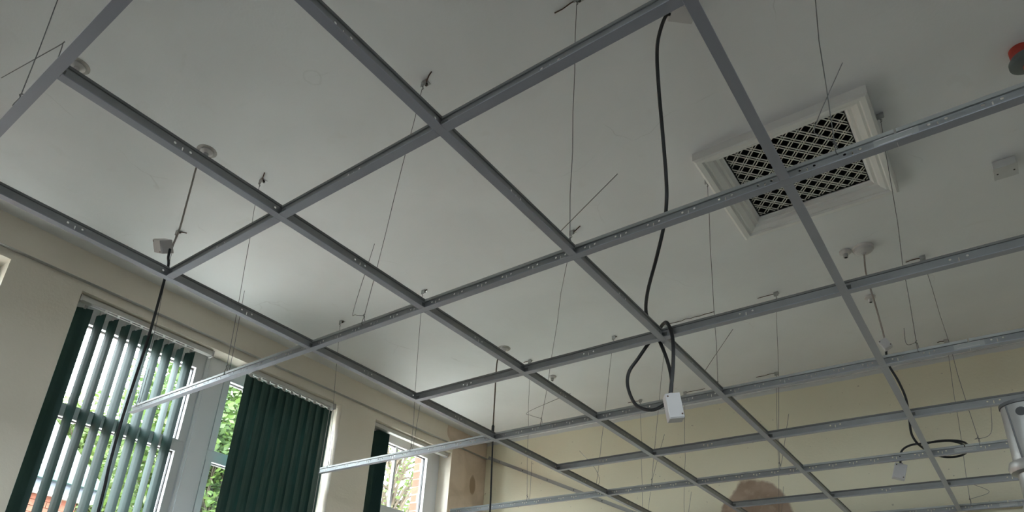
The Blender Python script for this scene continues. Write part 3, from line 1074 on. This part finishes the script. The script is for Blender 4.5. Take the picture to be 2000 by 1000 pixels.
GF, GC = 'lampholder flexes', 'black cables hanging from the ceiling'
R3 = math.radians
# left: flex, box, long vertical cable
cable('lamp_flex', 'grey flex from the left lampholder down to a connector box', 'flex',
      [(-0.642, 0.87, 1.035), (-0.66, 0.872, 1.02), (-0.70, 0.87, 1.0), (-0.697, 0.87, 0.90), (-0.69, 0.87, 0.76), (-0.686, 0.87, 0.64), (-0.70, 0.868, 0.555)], 0.0042, 'flex', group=GF)
conn_box('white connector box hanging on the left, above the open slats', (-0.775, 0.86, Z(0.575)), (0.115, 0.050, 0.062), (R3(30), R3(26), R3(-4)), [], 'oldplastic')
cable('power_cable', 'long black cable hanging straight down in front of the open slats', 'cable',
      [(-0.722, 0.87, 0.545), (-0.715, 0.87, 0.50), (-0.69, 0.87, 0.448), (-0.686, 0.87, 0.374), (-0.676, 0.87, 0.081), (-0.694, 0.87, -0.237), (-0.688, 0.87, -0.453),
       (-0.664, 0.87, -0.658), (-0.66, 0.87, -1.2), (-0.66, 0.87, -1.9)], 0.0058, 'cable', group=GC)
# centre: long looped cable
blk = tag(empty('connector_block', (1.478, 1.405, ZC)), 'white block on the ceiling where the looped black cable starts', 'connector box')
link('body', bevel_box_mesh('body', 0.090, 0.070, 0.030, 0.003, 'oldplastic'), blk, (0.016, 0.012, -0.015)).rotation_euler = (0, 0, R3(42))
link('lid', bevel_box_mesh('lid', 0.084, 0.064, 0.004, 0.001, 'plastic'), blk, (0.016, 0.012, -0.0315)).rotation_euler = (0, 0, R3(42))
cable('power_cable', 'black cable looped over the grid crossing near the centre', 'cable',
      [(1.465, 1.40, 1.045), (1.445, 1.383, 1.03), (1.423, 1.366, 0.93), (1.419, 1.351, 0.82), (1.404, 1.39, 0.7), (1.388, 1.442, 0.57), (1.367, 1.504, 0.45), (1.357, 1.523, 0.36),
       (1.323, 1.572, 0.3), (1.265, 1.63, 0.22), (1.186, 1.723, 0.16), (1.142, 1.80, 0.125), (1.145, 1.84, 0.09), (1.172, 1.85, 0.012), (1.196, 1.85, -0.069), (1.207, 1.85, -0.142),
       (1.200, 1.85, -0.202), (1.178, 1.85, -0.228), (1.128, 1.85, -0.241), (1.069, 1.85, -0.210), (1.038, 1.85, -0.135), (1.043, 1.85, -0.074), (1.083, 1.85, -0.025), (1.132, 1.84, 0.022),
       (1.175, 1.825, 0.050), (1.205, 1.80, 0.058), (1.232, 1.775, 0.045), (1.255, 1.757, -0.013), (1.261, 1.75, -0.074), (1.256, 1.75, -0.15), (1.242, 1.75, -0.247)], 0.0064, 'cable', group=GC)
conn_box('white connector box hanging below the looped cable', (1.252, 1.75, Z(-0.292)), (0.050, 0.045, 0.090), (R3(0), R3(-8), R3(34)), [1])
# right: rose flex, small box, cable and coil
cable('lamp_flex', 'thin grey flex from the ceiling rose to a small box', 'flex',
      [(1.71, 3.262, 1.03), (1.703, 3.266, 0.95), (1.703, 3.27, 0.90), (1.716, 3.27, 0.741), (1.725, 3.27, 0.62), (1.730, 3.27, 0.53)], 0.0042, 'flex', group=GF)
conn_box('small white connector box below the ceiling rose', (1.729, 3.27, Z(0.495)), (0.040, 0.030, 0.055), (0, R3(-28), R3(6)), [])
cable('power_cable', 'black cable from the small box, coiled on the tee at right', 'cable',
      [(1.726, 3.285, 0.470), (1.722, 3.30, 0.45), (1.72, 3.35, 0.412), (1.742, 3.40, 0.343), (1.755, 3.45, 0.262), (1.747, 3.50, 0.171), (1.741, 3.54, 0.115), (1.752, 3.565, 0.075),
       (1.772, 3.63, 0.058), (1.80, 3.74, 0.056), (1.852, 3.815, 0.054), (1.918, 3.80, 0.050), (1.955, 3.70, 0.050), (1.945, 3.60, 0.054), (1.885, 3.548, 0.056), (1.815, 3.556, 0.060),
       (1.772, 3.63, 0.068), (1.795, 3.75, 0.066), (1.86, 3.80, 0.062), (1.925, 3.765, 0.060), (1.940, 3.67, 0.060), (1.90, 3.60, 0.066), (1.84, 3.60, 0.074), (1.775, 3.625, 0.082),
       (1.72, 3.645, 0.088), (1.680, 3.655, 0.074), (1.662, 3.66, 0.044), (1.657, 3.66, 0.005)], 0.0055, 'cable', group=GC)
conn_box('white connector box hanging below the cable coil', (1.646, 3.66, Z(-0.040)), (0.056, 0.030, 0.082), (0, R3(18), R3(14)), [1])
# brown flex and cable near the end wall
cable('lamp_flex', 'brown flex from the lampholder near the end wall', 'flex',
      [(-0.645, 3.25, 1.035), (-0.672, 3.25, 1.03), (-0.695, 3.25, 0.985), (-0.70, 3.25, 0.90), (-0.697, 3.25, 0.68), (-0.695, 3.25, 0.47)], 0.0048, 'brownflex', group=GF)
o = cable('power_cable', 'thin black cable hanging in front of the bare plaster corner', 'cable',
          [(-0.695, 3.25, 0.475), (-0.694, 3.25, 0.44), (-0.690, 3.25, 0.38), (-0.684, 3.25, 0.2), (-0.674, 3.25, -0.122), (-0.67, 3.25, -0.8), (-0.67, 3.25, -1.6)], 0.0058, 'cable', group=GC)
part('connector', MB().lathe([(0.007, -0.03), (0.010, -0.026), (0.010, 0.020), (0.006, 0.026)], (-0.695, 3.25, Z(0.462)), 12), 'cable', o, True)

# ------------------------------------------------------------------ steel prop, right foreground
px_, py_ = 2.126, 0.80
zt_ = Z(-0.795)
r = tag(empty('steel_prop', (px_, py_, 0)), 'scuffed galvanised steel prop tube with collar, lower right corner', 'prop')
t = MB()
R_ = 0.0245
t.lathe([(R_, zt_ - 0.085), (R_, zt_ - 0.004), (R_ - 0.002, zt_), (R_ - 0.005, zt_), (R_ - 0.005, zt_ - 0.06)], (px_, py_, 0), 32)
part('upper_tube', t, 'tube', r, True)
part('rim', MB().lathe([(R_ - 0.001, zt_ - 0.004), (R_ + 0.0012, zt_ - 0.003), (R_ + 0.0012, zt_ + 0.001), (R_ - 0.005, zt_ + 0.0015)], (px_, py_, 0), 32), 'tubedark', r, True)
hd = Vector((-0.15, -0.99, 0)).normalized()
hc = Vector((px_, py_, zt_ - 0.016))
part('pin_hole', MB().tube([hc + hd * (R_ - 0.003), hc + hd * (R_ + 0.0004)], 0.0058, 16), 'slot', r)
part('seam', MB().tube([Vector((px_, py_, zt_ - 0.004)) + Vector((-0.72, -0.69, 0)) * R_, Vector((px_, py_, zt_ - 0.085)) + Vector((-0.55, -0.83, 0)) * R_], 0.0012, 6), 'tubedark', r)
part('collar', MB().lathe([(R_, zt_ - 0.092), (R_ + 0.005, zt_ - 0.090), (R_ + 0.007, zt_ - 0.084), (R_ + 0.005, zt_ - 0.077), (R_, zt_ - 0.075)], (px_, py_, 0), 32), 'tube', r, True)
part('sleeve', MB().lathe([(R_ - 0.006, zt_ - 0.142), (R_ + 0.001, zt_ - 0.140), (R_ + 0.002, zt_ - 0.133), (R_ - 0.0015, zt_ - 0.128), (R_ - 0.0015, zt_ - 0.088)], (px_, py_, 0), 32), 'tube', r, True)
part('lower_tube', MB().lathe([(R_ - 0.006, 0.006), (R_ - 0.006, zt_ - 0.138)], (px_, py_, 0), 32), 'dull', r, True)
part('base_plate', MB().box(px_ - .07, px_ + .07, py_ - .07, py_ + .07, 0, 0.006), 'tube', r)

# ------------------------------------------------------------------ outside the windows
GZ = -0.3
b = MB().box(-60, XW - 0.36, -60, 60, GZ - 0.2, GZ)
o = struct('ground', b, 'grass', 'pale paving outside the windows', 'ground')
b = MB().box(XW - 0.36, 60, -60, 60, GZ - 0.2, GZ)
o = struct('added_dark_yard', b, 'dim_ground', 'unseen dark ground added on the far sides to cut light on the ceiling', 'ground')  # unseen yard made dark so the added windows bounce less onto the ceiling

# neighbouring hall with slate roof, seen between the open slats
bx_ = -7.4
h = tag(empty('brick_hall', (bx_, 0, GZ)), 'low red brick hall with slate roof seen between the open slats', 'building')
ZB = Z(0.655)
YA, YB = -6.0, 3.35
part('wall', MB().box(bx_ - 6.0, bx_ - 0.02, YA, YB, GZ, ZB), 'brickwall', h)
brk = MB().box(0, 0.02, 0.004, 0.221, 0.004, 0.071).mesh('brick', 'brick')
for c in range(8):
    for k in range(11):
        y = 2.0 + k * 0.225 + (0.112 if c % 2 else 0)
        if y + 0.225 < YB:
            link('brick', brk, h, (-0.021, y, ZB - GZ - (c + 1) * 0.075))
part('soffit', MB().box(bx_ - 0.05, bx_ + 0.16, YA, YB + 0.15, ZB, ZB + 0.03), 'white', h)
part('fascia', MB().box(bx_ + 0.14, bx_ + 0.17, YA, YB + 0.15, ZB + 0.03, ZB + 0.19), 'fascia', h)
part('gutter', MB().box(bx_ + 0.17, bx_ + 0.26, YA, YB + 0.15, ZB + 0.15, ZB + 0.26), 'gutter', h)
e0 = Vector((bx_ + 0.20, 0, ZB + 0.24))
sl = math.radians(30)
rf = MB()
e1 = Vector((bx_ - 3.0, 0, e0.z + 3.2 * math.tan(sl)))
rf.hexa([(e0.x, YA, e0.z - .03), (e0.x, YB + .15, e0.z - .03), (e1.x, YB + .15, e1.z - .03), (e1.x, YA, e1.z - .03)],
        [(e0.x, YA, e0.z), (e0.x, YB + .15, e0.z), (e1.x, YB - 2.2, e1.z), (e1.x, YA, e1.z)])
roof = part('roof', rf, 'slate', h)
slm = MB()
slm.hexa([(0, 0.004, 0), (0, 0.246, 0), (-0.26, 0.246, 0.26 * math.tan(sl) - 0.012), (-0.26, 0.004, 0.26 * math.tan(sl) - 0.012)],
         [(0, 0.004, 0.012), (0, 0.246, 0.012), (-0.26, 0.246, 0.26 * math.tan(sl)), (-0.26, 0.004, 0.26 * math.tan(sl))])
SLM = slm.mesh('slate', 'slate')
for c in range(12):
    xo = 0.02 - c * 0.20
    for k in range(11):
        y = 1.5 + k * 0.25 + (0.125 if c % 2 else 0)
        if y + 0.25 < YB + 0.15 - c * 0.16:
            link('slate', SLM, h, (e0.x + xo - bx_, y, e0.z - GZ + (0.02 - xo) * math.tan(sl) + 0.004))

# house seen through the last window
h2 = tag(empty('slate_house', (-13, 14, GZ)), 'house with a grey slate roof seen through the last window', 'building')
RZ_, EZ_ = Z(4.0), Z(2.3)
part('wall', MB().box(-16.4, -9.9, 9.8, 18.5, GZ, EZ_), 'brickwall', h2)
rf = MB()
rf.hexa([(-9.6, 9.5, EZ_), (-9.6, 18.8, EZ_), (-16.7, 18.8, EZ_), (-16.7, 9.5, EZ_)], [(-13.1, 9.5, RZ_), (-13.1, 18.8, RZ_), (-13.2, 18.8, RZ_), (-13.2, 9.5, RZ_)])
part('roof', rf, 'slate', h2)
sx = -9.55
th = math.atan2(RZ_ - EZ_, 3.5)
cm_ = MB()
cm_.hexa([(0, 0, 0.0), (0, 9.3, 0.0), (-0.30, 9.3, 0.30 * math.tan(th) - 0.01), (-0.30, 0, 0.30 * math.tan(th) - 0.01)],
         [(0, 0, 0.03), (0, 9.3, 0.03), (-0.30, 9.3, 0.30 * math.tan(th) + 0.008), (-0.30, 0, 0.30 * math.tan(th) + 0.008)])
CM = cm_.mesh('slate_course', 'slate')
for c in range(13):
    xo = -c * 0.27
    link('slate_course', CM, h2, (sx + xo + 13, 9.5 - 14, EZ_ - GZ - xo * math.tan(th) - 0.004))
part('ridge', MB().box(-13.25, -13.05, 9.5, 18.8, RZ_ - 0.03, RZ_ + 0.06), 'mortar', h2)
part('chimney', MB().box(-13.5, -12.8, 16.0, 16.9, RZ_ - 0.4, RZ_ + 1.0), 'brickwall', h2)


def tree(label, x, y, htrunk, cz, rad, nclump, per, leaf, material, seed, spread=0.35):
    rnd = random.Random(seed)
    r = tag(empty('tree', (x, y, GZ)), label, 'tree', 'trees outside the windows')
    tr = MB()
    top = Vector((x, y, cz))
    tr.tube([(x, y, GZ), (x + .05, y, (GZ + htrunk) / 2), (x, y + .05, htrunk), top], [0.17, 0.13, 0.10, 0.03], 8)
    part('trunk', tr, 'bark', r, True)
    br = MB()
    lv = []
    lf = []
    for k in range(nclump):
        while True:
            p = Vector((rnd.uniform(-1, 1), rnd.uniform(-1, 1), rnd.uniform(-1, 1)))
            if 0.25 < p.length < 1:
                break
        c = Vector((x + p.x * rad[0], y + p.y * rad[1], cz + p.z * rad[2]))
        s0 = Vector((x, y, htrunk + (cz - htrunk) * rnd.uniform(0.1, 0.95)))
        mid = s0.lerp(c, 0.5) + Vector((rnd.uniform(-.15, .15), rnd.uniform(-.15, .15), rnd.uniform(0, .2)))
        br.tube([s0, mid, c], [0.025, 0.014, 0.006], 5, False)
        for i in range(per):
            q = c + Vector((rnd.gauss(0, spread), rnd.gauss(0, spread), rnd.gauss(0, spread * 0.7)))
            a = Vector((rnd.gauss(0, 1), rnd.gauss(0, 1), rnd.gauss(0, 0.6) - 0.3)).normalized()
            n = Vector((rnd.gauss(0, 1), rnd.gauss(0, 1), rnd.gauss(0, 1) + 0.6))
            w = a.cross(n)
            if w.length < 1e-3:
                continue
            w.normalize()
            L = leaf * rnd.uniform(0.6, 1.25)
            o = len(lv)
            lv += [tuple(q), tuple(q + a * L * .5 + w * L * .28), tuple(q + a * L), tuple(q + a * L * .5 - w * L * .28)]
            lf.append((o, o + 1, o + 2, o + 3))
    part('branches', br, 'bark', r, True)
    me = bpy.data.meshes.new('foliage')
    loc = r.location
    me.from_pydata([(a - loc.x, b - loc.y, c - loc.z) for a, b, c in lv], [], lf)
    me.materials.append(M[material])
    fo = link('foliage', me, r)
    fo['kind'] = 'stuff'
    return r


tree('dense light green tree seen between the two blinds', -10.4, 6.8, Z(-0.2), Z(2.9), (1.3, 1.8, 2.2), 130, 150, 0.15, 'leaf_a', 3)
tree('leafy tree far behind the hall, seen through the open slats', -17.5, 7.0, Z(0.4), Z(3.2), (1.8, 1.9, 2.2), 100, 120, 0.20, 'leaf_b', 5)
tree('airy yellow-green tree seen through the last window', -5.6, 7.0, Z(0.0), Z(2.0), (0.9, 1.3, 1.3), 55, 55, 0.085, 'leaf_b', 8, 0.25)
